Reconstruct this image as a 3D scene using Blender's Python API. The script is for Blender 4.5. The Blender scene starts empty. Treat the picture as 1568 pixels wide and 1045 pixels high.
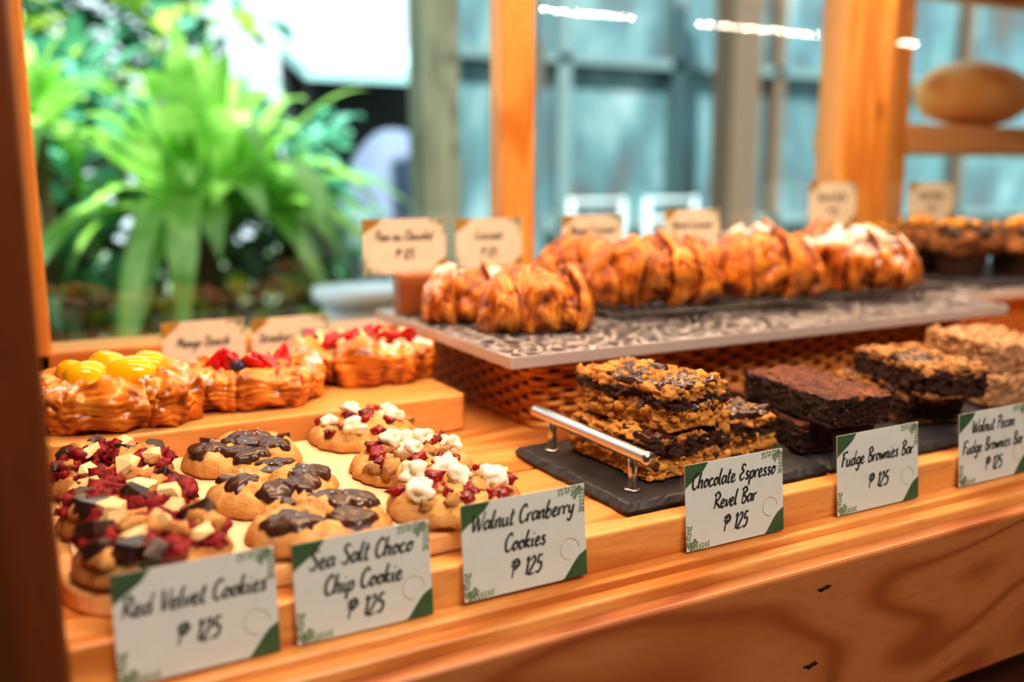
import bpy, bmesh, math, random
from mathutils import Vector, noise, Matrix
random.seed(7)
pi=math.pi
# ------------------------------------------------------------------ helpers
def link(o,parent=None):
    bpy.context.scene.collection.objects.link(o)
    if parent: o.parent=parent
    return o
def empty(name,loc=(0,0,0),rz=0,rx=0):
    e=bpy.data.objects.new(name,None); e.empty_display_size=.02
    e.location=loc; e.rotation_euler=(rx,0,rz)
    return link(e)
def mesh(name,v,f,mat,parent=None,smooth=True,loc=(0,0,0),rz=0,bevel=0,attr=None):
    me=bpy.data.meshes.new(name); me.from_pydata([tuple(p) for p in v],[],f); me.update()
    if attr:
        a=me.attributes.new('ridge','FLOAT','POINT')
        a.data.foreach_set('value',attr)
    bm=bmesh.new(); bm.from_mesh(me); bmesh.ops.recalc_face_normals(bm,faces=bm.faces); bm.to_mesh(me); bm.free()
    me.polygons.foreach_set('use_smooth',[smooth]*len(me.polygons))
    me.materials.append(mat)
    o=bpy.data.objects.new(name,me); o.location=loc; o.rotation_euler=(0,0,rz)
    link(o,parent)
    if bevel:
        b=o.modifiers.new('bev','BEVEL'); b.width=bevel; b.segments=3; b.limit_method='ANGLE'; b.angle_limit=.6
    return o
def box(name,x0,x1,y0,y1,z0,z1,mat,parent=None,bevel=.003):
    v=[(x,y,z) for x in(x0,x1) for y in(y0,y1) for z in(z0,z1)]
    f=[(0,1,3,2),(4,6,7,5),(0,4,5,1),(2,3,7,6),(0,2,6,4),(1,5,7,3)]
    return mesh(name,v,f,mat,parent,False,bevel=bevel)
class Buf:
    def __init__(s): s.v=[];s.f=[]
    def add(s,v,f):
        o=len(s.v); s.v+=[tuple(p) for p in v]; s.f+=[tuple(i+o for i in q) for q in f]
    def build(s,name,mat,parent=None,smooth=True,bevel=0,**k):
        if s.v: return mesh(name,s.v,s.f,mat,parent,smooth,bevel=bevel,**k)
def rnd(a,b): return random.uniform(a,b)
def nz(x,y,z=0,s=1.): return noise.noise(Vector((x*s,y*s,z*s)))
def sstep(a,b,x):
    t=max(0,min(1,(x-a)/(b-a))); return t*t*(3-2*t)
def chunk(buf,c,s,tilt=.6):
    # irregular broken piece: convex hull of jittered points
    R=Matrix.Rotation(rnd(0,6.28),3,'Z')@Matrix.Rotation(rnd(-tilt,tilt),3,'X')@Matrix.Rotation(rnd(-tilt,tilt),3,'Y')
    bm=bmesh.new()
    for x in(-1,1):
        for y in(-1,1):
            for z in(-1,1):
                k=rnd(.45,1)
                bm.verts.new(R@Vector((x*s[0]*k*.5,y*s[1]*rnd(.45,1)*.5,z*s[2]*rnd(.6,1)*.5))+Vector(c))
    for _ in range(4):
        a=rnd(0,6.28); bm.verts.new(R@Vector((math.cos(a)*s[0]*.52,math.sin(a)*s[1]*.52,rnd(-.3,.3)*s[2]))+Vector(c))
    r=bmesh.ops.convex_hull(bm,input=bm.verts)
    loose=[v for v in bm.verts if not v.link_faces]
    for v in loose: bm.verts.remove(v)
    bm.verts.index_update()
    buf.add([v.co.copy() for v in bm.verts],[tuple(v.index for v in f.verts) for f in bm.faces]); bm.free()
_ico={}
def ico(n):
    if n not in _ico:
        bm=bmesh.new(); bmesh.ops.create_icosphere(bm,subdivisions=n,radius=1)
        _ico[n]=([v.co.copy() for v in bm.verts],[tuple(v.index for v in f.verts) for f in bm.faces]); bm.free()
    return _ico[n]
def blob(buf,c,s,amp=.2,fr=1.5,n=2,rz=None):
    vs,fs=ico(n); o=rnd(0,99); R=Matrix.Rotation(rnd(0,6.28) if rz is None else rz,3,'Z')
    v=[]
    for p in vs:
        k=1+amp*noise.noise(p*fr+Vector((o,0,0)))*1.6
        q=Vector((p.x*s[0]*k,p.y*s[1]*k,p.z*s[2]*k))
        v.append(R@q+Vector(c))
    buf.add(v,fs)
def tube(buf,pts,r,n=6,rf=None):
    pts=[Vector(p) for p in pts]; v=[]; m=len(pts)
    for i,p in enumerate(pts):
        t=(pts[min(i+1,m-1)]-pts[max(i-1,0)]).normalized()
        up=Vector((0,0,1)) if abs(t.z)<.95 else Vector((0,1,0))
        a=t.cross(up).normalized(); b=a.cross(t)
        rr=r*(rf(i/(m-1)) if rf else 1)
        for k in range(n):
            th=2*pi*k/n; v.append(p+a*math.cos(th)*rr+b*math.sin(th)*rr)
    f=[(i*n+k,i*n+(k+1)%n,(i+1)*n+(k+1)%n,(i+1)*n+k) for i in range(m-1) for k in range(n)]
    f.append(tuple(range(n))); f.append(tuple((m-1)*n+k for k in range(n)))
    buf.add(v,f)
# ------------------------------------------------------------------ materials
class NT:
    def __init__(s,name,rough=.5,spec=.5):
        s.m=bpy.data.materials.new(name); s.m.use_nodes=True; s.t=s.m.node_tree
        s.b=s.t.nodes['Principled BSDF']; s.b.inputs['Roughness'].default_value=rough
        s.b.inputs['Specular IOR Level'].default_value=spec
    def n(s,t,**k):
        q=s.t.nodes.new(t)
        for a,b in k.items(): setattr(q,a,b)
        return q
    def put(s,sock,val):
        if isinstance(val,bpy.types.NodeSocket): s.t.links.new(val,sock)
        elif isinstance(val,(tuple,list)) and len(val)==3 and sock.type=='RGBA': sock.default_value=(*val,1)
        else: sock.default_value=val
    def co(s,scale=(1,1,1),rot=(0,0,0),rand=True,kind='Object'):
        c=s.n('ShaderNodeTexCoord'); m=s.n('ShaderNodeMapping')
        m.inputs['Scale'].default_value=scale; m.inputs['Rotation'].default_value=rot
        s.t.links.new(c.outputs[kind],m.inputs['Vector'])
        if rand:
            oi=s.n('ShaderNodeObjectInfo'); v=s.n('ShaderNodeVectorMath',operation='SCALE')
            v.inputs[0].default_value=(7,5,3); s.t.links.new(oi.outputs['Random'],v.inputs['Scale'])
            s.t.links.new(v.outputs[0],m.inputs['Location'])
        return m.outputs[0]
    def noise(s,vec,scale,detail=4,rough=.6,dist=0):
        q=s.n('ShaderNodeTexNoise'); s.put(q.inputs['Vector'],vec)
        q.inputs['Scale'].default_value=scale;q.inputs['Detail'].default_value=detail
        q.inputs['Roughness'].default_value=rough;q.inputs['Distortion'].default_value=dist
        return q.outputs[0]
    def voro(s,vec,scale,feature='F1',out=0):
        q=s.n('ShaderNodeTexVoronoi',feature=feature); s.put(q.inputs['Vector'],vec); q.inputs['Scale'].default_value=scale
        return q.outputs[out]
    def math(s,op,a,b=0.,c=None):
        q=s.n('ShaderNodeMath',operation=op); s.put(q.inputs[0],a); s.put(q.inputs[1],b)
        if c is not None: s.put(q.inputs[2],c)
        return q.outputs[0]
    def ramp(s,fac,st):
        q=s.n('ShaderNodeValToRGB'); s.put(q.inputs[0],fac); e=q.color_ramp.elements
        while len(e)<len(st): e.new(.5)
        for i,(p,c) in enumerate(st):
            e[i].position=p; e[i].color=(*c,1) if len(c)==3 else c
        return q.outputs[0]
    def sm(s,fac,a,b):
        q=s.n('ShaderNodeMapRange',interpolation_type='SMOOTHSTEP'); s.put(q.inputs[0],fac)
        q.inputs[1].default_value=a;q.inputs[2].default_value=b
        return q.outputs[0]
    def mix(s,fac,a,b):
        q=s.n('ShaderNodeMix',data_type='RGBA'); s.put(q.inputs[0],fac); s.put(q.inputs[6],a); s.put(q.inputs[7],b)
        return q.outputs[2]
    def nzc(s):
        g=s.n('ShaderNodeNewGeometry'); x=s.n('ShaderNodeSeparateXYZ'); s.t.links.new(g.outputs['Normal'],x.inputs[0]); return x.outputs[2]
    def oz(s,idx=2):
        g=s.n('ShaderNodeTexCoord'); x=s.n('ShaderNodeSeparateXYZ'); s.t.links.new(g.outputs['Object'],x.inputs[0]); return x.outputs[idx]
    def attr(s,name='ridge'):
        q=s.n('ShaderNodeAttribute',attribute_name=name); return q.outputs['Fac']
    def col(s,c): s.put(s.b.inputs['Base Color'],c); return s
    def rgh(s,c): s.put(s.b.inputs['Roughness'],c); return s
    def bump(s,h,st=.5,d=.002):
        q=s.n('ShaderNodeBump'); q.inputs['Strength'].default_value=st;q.inputs['Distance'].default_value=d
        s.put(q.inputs['Height'],h); s.t.links.new(q.outputs[0],s.b.inputs['Normal']); return s
def plain(name,c,rough=.5,var=.25,scale=60,bump=0,spec=.5,sss=0):
    n=NT(name,rough,spec); v=n.co(); f=n.noise(v,scale,4)
    n.col(n.ramp(f,[(.3,tuple(x*(1-var) for x in c)),(.7,tuple(min(1,x*(1+var)) for x in c))]))
    if bump: n.bump(f,bump,.003)
    if sss:
        n.b.inputs['Subsurface Weight'].default_value=sss; n.b.inputs['Subsurface Radius'].default_value=(.01,.005,.002); n.b.inputs['Subsurface Scale'].default_value=.5
    return n.m
def wood(name,light,mid,dark,axis='x',sc=1.,rough=.35,knots=False,freq=42.,al=2.2,ac=16.,hard=False):
    n=NT(name,rough)
    along,across=al*sc,ac*sc
    s={'x':(along,across,across),'y':(across,along,across),'z':(across,across,along)}[axis]
    v=n.co(s,rand=False)
    f=n.noise(v,.55,2,.5,.3)
    rings=n.math('SINE',n.math('MULTIPLY',f,freq))
    rings=n.math('MULTIPLY_ADD',rings,.5,.5)
    fine=n.noise(n.co(tuple(q*5 for q in s),rand=False),2.5,5,.7)
    broad=n.noise(v,.25,2)
    c=n.ramp(rings,[(0,dark),(.18,mid),(.6,light)] if hard else [(0,mid),(.55,light),(1,light)])
    c=n.mix(n.math('MULTIPLY',n.sm(fine,.45,.75),.35),c,dark)
    if not hard: c=n.mix(n.math('MULTIPLY',n.sm(broad,.45,.7),.4),c,mid)
    if knots:
        kv=n.co({'x':(5,9,9),'z':(9,9,5),'y':(9,5,9)}[axis],rand=False)
        k=n.voro(kv,.9)
        c=n.mix(n.math('SUBTRACT',1.,n.sm(k,.07,.17)),c,dark)
    n.col(c); n.bump(fine,.12,.001)
    return n.m
W_rail=wood('pine_orange',(.84,.39,.12),(.60,.21,.048),(.32,.08,.012),'x')
W_z=wood('pine_post',(.90,.44,.12),(.72,.27,.05),(.26,.06,.008),'z',knots=True)
W_board=wood('pine_board_figured',(.50,.19,.065),(.43,.145,.045),(.33,.095,.028),'x',1.,rough=.4,freq=60.,al=3.0,ac=13.,hard=True)
W_shade=wood('shaded_post',(.16,.045,.012),(.10,.03,.008),(.05,.015,.005),'z')  # backlit post: its shade is put into the wood colour
W_tray=wood('birch_tray',(.85,.50,.23),(.72,.36,.13),(.5,.2,.06),'x',rough=.5)
W_brd=wood('serving_board_wood',(.80,.38,.12),(.62,.24,.06),(.34,.10,.02),'x')
W_block=wood('walnut_block',(.42,.15,.05),(.28,.085,.028),(.12,.035,.01),'x')
W_low=plain('base_stain',(.10,.025,.01),.5)
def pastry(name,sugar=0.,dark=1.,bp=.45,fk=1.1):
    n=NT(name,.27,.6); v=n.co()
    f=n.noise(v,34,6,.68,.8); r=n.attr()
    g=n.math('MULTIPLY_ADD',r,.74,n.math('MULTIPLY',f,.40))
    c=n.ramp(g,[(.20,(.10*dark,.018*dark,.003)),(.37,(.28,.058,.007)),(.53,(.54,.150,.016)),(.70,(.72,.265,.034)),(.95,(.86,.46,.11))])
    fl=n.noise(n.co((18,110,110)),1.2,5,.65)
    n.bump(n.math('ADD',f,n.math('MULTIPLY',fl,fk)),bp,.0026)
    if sugar:
        m=n.math('MULTIPLY',n.sm(n.nzc(),.25,.85),n.sm(n.noise(v,20,5,.7),.64-.3*sugar,.76-.3*sugar))
        c=n.mix(n.math('MULTIPLY',m,.92),c,(.86,.80,.78)); n.rgh(n.math('MULTIPLY_ADD',m,.5,.27))
    n.col(c); return n.m
P_croi=pastry('croissant_crust'); P_sug=pastry('croissant_sugared',.95); P_dan=pastry('danish_crust',.45,bp=.35,fk=.3); P_little=pastry('pain_sugar',.6)
def crumb(name,a,b,c_,scale=90,bump=.8,rough=.7):
    n=NT(name,rough,.3); v=n.co(); f=n.noise(v,scale,5,.7)
    n.col(n.ramp(f,[(.3,a),(.5,b),(.72,c_)])); n.bump(f,bump,.004); return n.m
def cookm(name,a,b,c_,edge):
    n=NT(name,.5,.4); v=n.co(); f=n.noise(v,48,7,.75); r=n.attr()
    c=n.ramp(f,[(.32,a),(.5,b),(.66,c_)])
    n.col(n.mix(n.math('MULTIPLY',r,.7),c,edge)); n.bump(f,1.,.006); return n.m
C_gold=cookm('cookie_dough',(.60,.25,.055),(.82,.42,.13),(.93,.60,.26),(.54,.20,.045))
C_pale=cookm('cookie_dough_pale',(.60,.26,.06),(.82,.45,.145),(.93,.63,.29),(.54,.21,.045))
C_red=cookm('cookie_dough_brown',(.36,.11,.03),(.66,.31,.09),(.86,.50,.18),(.40,.13,.03))
C_oat=crumb('oat_crumble',(.34,.11,.02),(.68,.30,.06),(.90,.54,.15),110,.8)
choc=plain('dark_chocolate',(.04,.016,.012),.32,.4,80,.3)
choc2=plain('melted_chocolate',(.070,.026,.017),.24,.35,60,.3)
white=plain('white_chocolate',(.88,.64,.33),.4,.08,60,.1)
whiteb=plain('white_chocolate_ivory',(.90,.80,.62),.4,.06,60,.1)
cran=plain('cranberry',(.26,.010,.010),.26,.7,90,.4)
velvet=crumb('red_velvet_crumble',(.07,.003,.005),(.25,.008,.012),(.42,.025,.03),120,.9,.4)
walnut=crumb('walnut_pieces',(.26,.10,.03),(.48,.23,.08),(.70,.42,.18),120,.6)
mango=plain('mango_glaze',(.95,.46,.010),.14,.12,20,sss=.2)
straw=plain('strawberry',(.55,.010,.012),.22,.5,120,.3)
cream=plain('pastry_cream',(.88,.64,.32),.35,.06)
blue=plain('blueberry',(.03,.035,.09),.4)
def brownie(name,top,topd,side):
    n=NT(name,.42,.45); v=n.co(); f=n.noise(v,60,7,.78,.9); cr=n.voro(v,60,'DISTANCE_TO_EDGE')
    big=n.noise(v,22,3)
    t=n.ramp(f,[(.34,topd),(.52,top),(.66,tuple(min(1,x*2.1) for x in top))])
    t=n.mix(n.math('MULTIPLY',n.sm(big,.45,.7),.8),t,topd)
    s=n.ramp(n.noise(v,150,6,.75),[(.35,tuple(x*.35 for x in side)),(.6,side),(.75,tuple(x*2 for x in side))])
    k=n.sm(n.nzc(),.45,.8)
    n.col(n.mix(k,s,t)); n.bump(n.math('ADD',n.math('MULTIPLY',f,1.6),n.math('MULTIPLY',n.sm(cr,0,.10),.35)),1.,.005); return n.m
B_fudge=brownie('fudge_brownie',(.29,.085,.034),(.10,.028,.014),(.070,.023,.013))
def layered(name,h,cg,mids):
    n=NT(name,.6,.35); v=n.co(); f=n.noise(v,80,5,.75); z=n.oz()
    zz=n.math('ADD',n.math('DIVIDE',z,h),n.math('MULTIPLY_ADD',n.noise(v,34,3),1.1,-.55))
    gold=n.ramp(f,[(.3,tuple(x*.45 for x in cg)),(.5,cg),(.75,tuple(min(1,x*1.4) for x in cg))])
    dk=n.ramp(f,[(.3,(.03,.01,.007)),(.7,(.09,.033,.02))])
    band=n.math('MULTIPLY',n.sm(zz,mids[0]-.05,mids[0]+.05),n.math('SUBTRACT',1.,n.sm(zz,mids[1]-.05,mids[1]+.05)))
    n.col(n.mix(band,gold,dk)); n.bump(f,1.,.007); return n.m
B_revel=layered('revel_bar_layers',.036,(.62,.27,.06),(.54,.86))
B_wal=layered('walnut_fudge_layers',.032,(.42,.19,.07),(.05,.80))
B_crumble=crumb('crumble_bar',(.28,.12,.055),(.52,.28,.14),(.70,.44,.26),110,.9)
def slate_m():
    n=NT('slate_stone',.5,.5); v=n.co(); f=n.noise(v,28,6,.7,.4)
    n.col(n.ramp(f,[(.3,(.014,.014,.017)),(.7,(.048,.046,.052))])); n.bump(f,.5,.004); return n.m
slate=slate_m()
def slab_m():
    n=NT('speckled_stone_slab',.3,.5); v=n.co(rand=False)
    c=n.voro(v,55,'DISTANCE_TO_EDGE'); d=n.noise(v,42,4,.7,1.); e=n.noise(v,110,3,.6)
    k=n.math('MULTIPLY',n.sm(c,.05,.12),n.sm(d,.36,.44)); k2=n.sm(n.nzc(),.6,.9)
    base=n.mix(n.sm(e,.4,.62),(.24,.225,.23),(.62,.59,.58))
    n.col(n.mix(k2,(.56,.48,.44),n.mix(k,base,(.040,.038,.045)))); return n.m
slabm=slab_m()
steel=NT('brushed_steel',.28); steel.b.inputs['Metallic'].default_value=1; steel.col(steel.ramp(steel.noise(steel.co((200,4,200)),2),[(.3,(.55,.53,.5)),(.7,(.75,.73,.7))])); steel=steel.m
blackw=plain('black_wire',(.015,.014,.014),.35,.2)
wick=crumb('wicker_cane',(.40,.12,.028),(.74,.30,.075),(.92,.48,.15),140,.3,.36)
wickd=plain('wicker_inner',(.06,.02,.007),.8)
paper=plain('card_paper',(.74,.78,.74),.45,.03)
paperw=plain('card_paper_cream',(.88,.82,.70),.45,.04)
ink=plain('card_ink',(.035,.04,.035),.6,.1)
grn=plain('card_green',(.06,.13,.06),.6,.2); olive=plain('card_olive',(.22,.31,.17),.6,.2); gold=plain('card_gold',(.45,.28,.05),.5)
liner=plain('baking_paper',(.86,.60,.34),.5,.05,30,.05)
def glass(name,base,edge,tint=(1,1,1)):
    n=NT(name); t=n.t; out=[q for q in t.nodes if q.type=='OUTPUT_MATERIAL'][0]
    tr=n.n('ShaderNodeBsdfTransparent'); tr.inputs[0].default_value=(*tint,1)
    gl=n.n('ShaderNodeBsdfGlossy'); gl.inputs['Roughness'].default_value=.01
    mx=n.n('ShaderNodeMixShader'); lw=n.n('ShaderNodeLayerWeight'); lw.inputs[0].default_value=.5
    fac=n.math('MULTIPLY_ADD',n.math('POWER',lw.outputs['Facing'],4.),edge,base)
    t.links.new(fac,mx.inputs[0]); t.links.new(tr.outputs[0],mx.inputs[1]); t.links.new(gl.outputs[0],mx.inputs[2]); t.links.new(mx.outputs[0],out.inputs[0]); return n.m
G_win=glass('window_glass',.055,.4); G_card=glass('acrylic_sleeve',.025,.3)
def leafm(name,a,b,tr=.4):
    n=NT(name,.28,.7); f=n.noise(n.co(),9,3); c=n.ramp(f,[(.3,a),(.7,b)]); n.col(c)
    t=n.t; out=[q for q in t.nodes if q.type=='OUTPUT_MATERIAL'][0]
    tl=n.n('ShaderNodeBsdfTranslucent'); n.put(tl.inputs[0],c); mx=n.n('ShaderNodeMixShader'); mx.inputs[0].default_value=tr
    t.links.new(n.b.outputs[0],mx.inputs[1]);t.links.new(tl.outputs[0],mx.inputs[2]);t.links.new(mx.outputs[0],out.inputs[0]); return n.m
L_fern=leafm('fern_leaf',(.12,.42,.04),(.55,.88,.28))
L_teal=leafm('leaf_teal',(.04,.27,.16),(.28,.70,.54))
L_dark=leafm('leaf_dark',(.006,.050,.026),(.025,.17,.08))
L_lime=leafm('leaf_lime',(.30,.50,.06),(.55,.72,.16))
def emis(name,c,s):
    n=NT(name); n.b.inputs['Emission Color'].default_value=(*c,1); n.b.inputs['Emission Strength'].default_value=s; n.col(c); return n.m
led=emis('led_diode',(1,.88,.70),520)
# ------------------------------------------------------------------ display case
case=empty('display_case')
for i in range(9):
    y0=.585+i*.075
    box('deck_slat_%d'%i,.0,1.75,y0,y0+.071,-.045,-.022,W_rail,case,.002)
box('front_rail',.016,1.75,.563,.584,-.052,-.020,W_rail,case,.003)
box('rail_ledge',.016,1.75,.545,.600,-.062,-.050,W_rail,case,.002)
box('front_strip',.0,1.75,.530,.546,-.075,-.056,W_rail,case,.003)
fb=box('front_board',-.08,1.75,.512,.531,-.215,-.064,W_board,case,.004)
box('base_cabinet',-.08,1.75,.545,1.27,-1.0,-.215,W_low,case,.003)
kb=Buf()
for (x,z) in((.567,-.084),(.5575,-.149),(1.02,-.10),(.2,-.17)):
    blob(kb,(x,.5125,z),(.008,.0016,.0022),.5,2,2,0); blob(kb,(x+.004,.5125,z+.001),(.003,.0015,.003),.5,2,1,0)
kb.build('board_knots',plain('knot',(.03,.008,.003),.6),case)
box('left_front_post',-.075,.016,.530,.585,-.22,.70,W_shade,case,.004)
box('left_rear_post',-.03,.05,1.25,1.30,-.05,.70,W_z,case,.004)
box('left_side_sill',-.03,.012,.585,1.25,-.05,.0,W_rail,case,.003)
box('middle_rear_post',.666,.721,1.25,1.292,.0,.70,W_z,case,.004)
box('right_rear_post',1.36,1.485,1.25,1.312,.0,.70,W_z,case,.004)
box('rear_sill',-.03,2.4,1.25,1.33,-.05,.034,W_rail,case,.004)
box('case_top',-.08,2.4,.50,1.33,.66,.70,W_rail,case,.004)
box('rear_gallery_post',1.615,1.67,1.36,1.41,.0,.70,W_z,case,.004)
box('rear_gallery_shelf',1.67,2.7,1.36,1.62,.285,.345,wood('pine_shelf',(.88,.50,.22),(.72,.34,.12),(.35,.12,.03),'x'),case,.004)
box('rear_gallery_beam',1.67,2.7,1.36,1.40,.60,.66,W_rail,case,.004)
for i,(a,b) in enumerate(((.05,.666),(.721,1.36),(1.485,2.4))):
    box('window_pane_%d'%i,a,b,1.27,1.273,.034,.66,G_win,case,0)
lb=Buf(); ls=empty('led_strip_light')
alu=plain('aluminium',(.25,.25,.25),.5)
for a,b_ in((.04,.34),(1.10,1.40),(1.58,1.98),(2.12,2.38)):
    n_=int((b_-a)/.030)
    for i in range(n_+1): blob(lb,(a+i*.030,.62,.607),(.0028,.0028,.0015),0,1,1,0)
    box('channel',a-.01,b_+.01,.614,.626,.611,.620,alu,ls,.001)
    box('bracket',a-.01,b_+.01,.617,.623,.620,.66,alu,ls,.001)
lb.build('diodes',led,ls)
# ------------------------------------------------------------------ stroke font
G={'a':(.92,[[(0.75,0.85),(0.4,1.0),(0.05,0.55),(0.25,0.02),(0.6,0.3),(0.78,0.95),(0.72,0.3),(0.95,0.05)]]),
'b':(.85,[[(0.3,2.0),(0.1,1.0),(0.12,0.1),(0.5,0.0),(0.75,0.5),(0.5,0.95),(0.15,0.6)]]),
'c':(.78,[[(0.7,0.8),(0.45,1.0),(0.08,0.55),(0.3,0.0),(0.8,0.2)]]),
'd':(.98,[[(0.7,.85),(0.35,.95),(0.05,.45),(0.3,0),(0.65,.35),(0.85,2.0)],[(.75,.9),(0.72,.3),(0.98,.05)]]),
'e':(.8,[[(0.1,0.45),(0.6,0.6),(0.5,1.0),(0.15,0.75),(0.15,0.15),(0.5,0.0),(0.85,0.25)]]),
'f':(.7,[[(0.8,1.8),(0.5,2.0),(0.3,1.4),(0.2,0.0),(0.1,-.7)],[(0.0,.95),(0.65,1.0)]]),
'g':(.88,[[(0.75,.85),(0.4,1),(0.05,.5),(0.3,.05),(0.65,.4),(0.78,.95),(0.65,-.5),(0.3,-.8),(0.05,-.5)]]),
'h':(.88,[[(0.3,2),(0.1,1),(0.08,0)],[(0.1,.5),(0.45,1),(0.65,.8),(0.6,.2),(0.85,.03)]]),
'i':(.42,[[(0.15,.95),(0.12,.2),(0.4,.03)],[(0.24,1.4),(0.28,1.55)]]),
'k':(.78,[[(0.3,2),(0.1,1),(0.08,0)],[(0.65,.95),(0.15,.5),(0.75,0.0)]]),
'l':(.42,[[(0.3,2),(0.1,1),(0.12,.2),(0.4,.03)]]),
'n':(.85,[[(0.1,.95),(0.08,0)],[(0.1,.5),(0.45,1),(0.62,.8),(0.6,.2),(0.85,.03)]]),
'm':(1.2,[[(0.1,.95),(0.08,0)],[(0.1,.5),(0.4,1),(0.55,.8),(0.53,0)],[(.53,.5),(.85,1),(1.0,.8),(1,.2),(1.2,.03)]]),
'o':(.78,[[(0.45,1),(0.08,.6),(0.25,.02),(0.65,.3),(0.6,.85),(0.42,1),(.6,.8),(.85,.9)]]),
'p':(.85,[[(0.15,.95),(0.05,-.8)],[(0.12,.5),(0.5,1),(0.75,.55),(0.45,.02),(0.12,.25)]]),
'r':(.62,[[(0.1,.95),(0.08,0)],[(0.1,.5),(0.35,.92),(0.62,.9)]]),
's':(.66,[[(0.6,.85),(0.35,1),(0.15,.75),(0.5,.35),(0.35,0),(0.03,.15)]]),
't':(.56,[[(0.35,1.7),(0.15,.3),(0.35,0),(0.58,.15)],[(0,1.15),(0.6,1.2)]]),
'u':(.95,[[(0.1,.95),(0.1,.2),(0.4,0),(0.65,.4),(0.72,.95)],[(.7,.9),(0.68,.2),(0.95,.03)]]),
'v':(.66,[[(0.05,.95),(0.3,.02),(0.7,1)]]),
'w':(1.0,[[(0.05,.95),(0.25,.02),(0.5,.8),(0.7,.02),(1.0,1)]]),
'y':(.82,[[(0.1,.95),(0.2,.2),(0.5,.2),(0.72,.95),(0.55,-.5),(0.2,-.8),(0,-.5)]]),
'R':(1.15,[[(0.2,0),(0.3,1.9)],[(0,1.7),(0.5,2.05),(1.0,1.6),(0.7,1.1),(0.3,.95),(0.7,.5),(1.2,0)]]),
'V':(.9,[[(0,1.9),(.15,1.8),(0.4,0),(1.0,2)]]),
'C':(1.02,[[(1,1.6),(0.7,2),(0.15,1.3),(0.2,.3),(0.6,0),(1.05,.4)]]),
'S':(1.,[[(.95,1.7),(0.6,2),(0.25,1.55),(0.8,.7),(0.5,0),(0,.3)]]),
'W':(1.5,[[(0,1.9),(0.3,0),(0.7,1.5),(1.0,0),(1.6,2)]]),
'E':(1.,[[(1,1.75),(0.55,2),(0.3,1.55),(0.65,1.1),(0.1,.6),(0.4,0),(0.95,.3)]]),
'B':(1.05,[[(0.2,0),(0.3,1.9)],[(0,1.7),(0.5,2.05),(0.95,1.6),(0.4,1.1),(0.95,.6),(0.6,0),(0.1,.1)]]),
'F':(.95,[[(0.3,1.9),(0.2,0)],[(0,1.75),(.5,2),(1.1,1.95)],[(0.25,1.05),(0.8,1.15)]]),
'P':(.95,[[(0.2,0),(0.3,1.9)],[(0,1.7),(0.5,2.05),(1,1.5),(0.6,1),(0.25,.95)]]),
'D':(1.15,[[(0.25,1.9),(.2,.1)],[(0,1.8),(0.6,2.0),(1.1,1.1),(0.7,.1),(0.1,.05)]]),
'A':(1.,[[(0,0),(0.6,2),(0.85,0)],[(0.2,.8),(0.8,.85)]]),
'M':(1.2,[[(0,0),(.2,1.9),(.55,.6),(.95,1.9),(1.1,0)]]),
'1':(.5,[[(0.1,1.6),(0.4,1.9),(0.3,0)]]),
'2':(.9,[[(0.1,1.5),(0.5,1.95),(0.75,1.4),(0.05,0.02),(0.8,.05)]]),
'5':(.85,[[(0.8,1.9),(0.3,1.9),(0.2,1.15),(0.65,1.1),(0.7,.4),(0.3,0),(0,.2)]]),
'$':(1.15,[[(0.2,0),(0.3,1.9)],[(0,1.8),(0.6,2.0),(1,1.5),(0.6,1),(0.25,.95)],[(-.15,1.65),(1.15,1.65)],[(-.15,1.3),(1.15,1.3)]]),
' ':(.55,[])}
def cat(pts,k=6):
    if len(pts)<3: return pts
    P=[pts[0]]+list(pts)+[pts[-1]]; o=[]
    for i in range(1,len(P)-2):
        for j in range(k):
            t=j/k; q=[]
            for d in(0,1):
                a,b,c,e=P[i-1][d],P[i][d],P[i+1][d],P[i+2][d]
                q.append(.5*(2*b+(c-a)*t+(2*a-5*b+4*c-e)*t*t+(3*b-a-3*c+e)*t**3))
            o.append(tuple(q))
    o.append(pts[-1]); return o
def text(buf,s,cx,z0,sc,yy,maxw):
    L=sum(G[c][0]+.1 for c in s); sc=min(sc,maxw/L); x=cx-L*sc/2
    for c in s:
        w,st=G[c]
        for k,p in enumerate(st):
            p=cat(p); v=[]; hw=.125*sc; n=len(p)
            q=[(x+(a+.22*b)*sc-.2*sc,z0+b*sc*1.1) for a,b in p]
            for i in range(n):
                a=q[max(0,i-1)]; b=q[min(n-1,i+1)]; d=(b[0]-a[0],b[1]-a[1]); l=math.hypot(*d) or 1
                wv=hw*(1.25 if d[1]<0 else .8)
                nx,nzz=-d[1]/l*wv,d[0]/l*wv; yk=yy-.00002*k
                v+= [(q[i][0]+nx,yk,q[i][1]+nzz),(q[i][0]-nx,yk,q[i][1]-nzz)]
            buf.add(v,[(2*i,2*i+1,2*i+3,2*i+2) for i in range(n-1)])
        x+=(w+.1)*sc
def flat(buf,pts,y): buf.add([(a,y,b) for a,b in pts],[tuple(range(len(pts)))])
def leaf2(buf,x,z,a,l,w,y):
    pts=[]
    for i in range(9):
        t=i/8; pts.append((t*l,w*math.sin(pi*t)))
    for i in range(7,0,-1):
        t=i/8; pts.append((t*l,-w*math.sin(pi*t)))
    flat(buf,[(x+p*math.cos(a)-q*math.sin(a),z+p*math.sin(a)+q*math.cos(a)) for p,q in pts],y)
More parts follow.
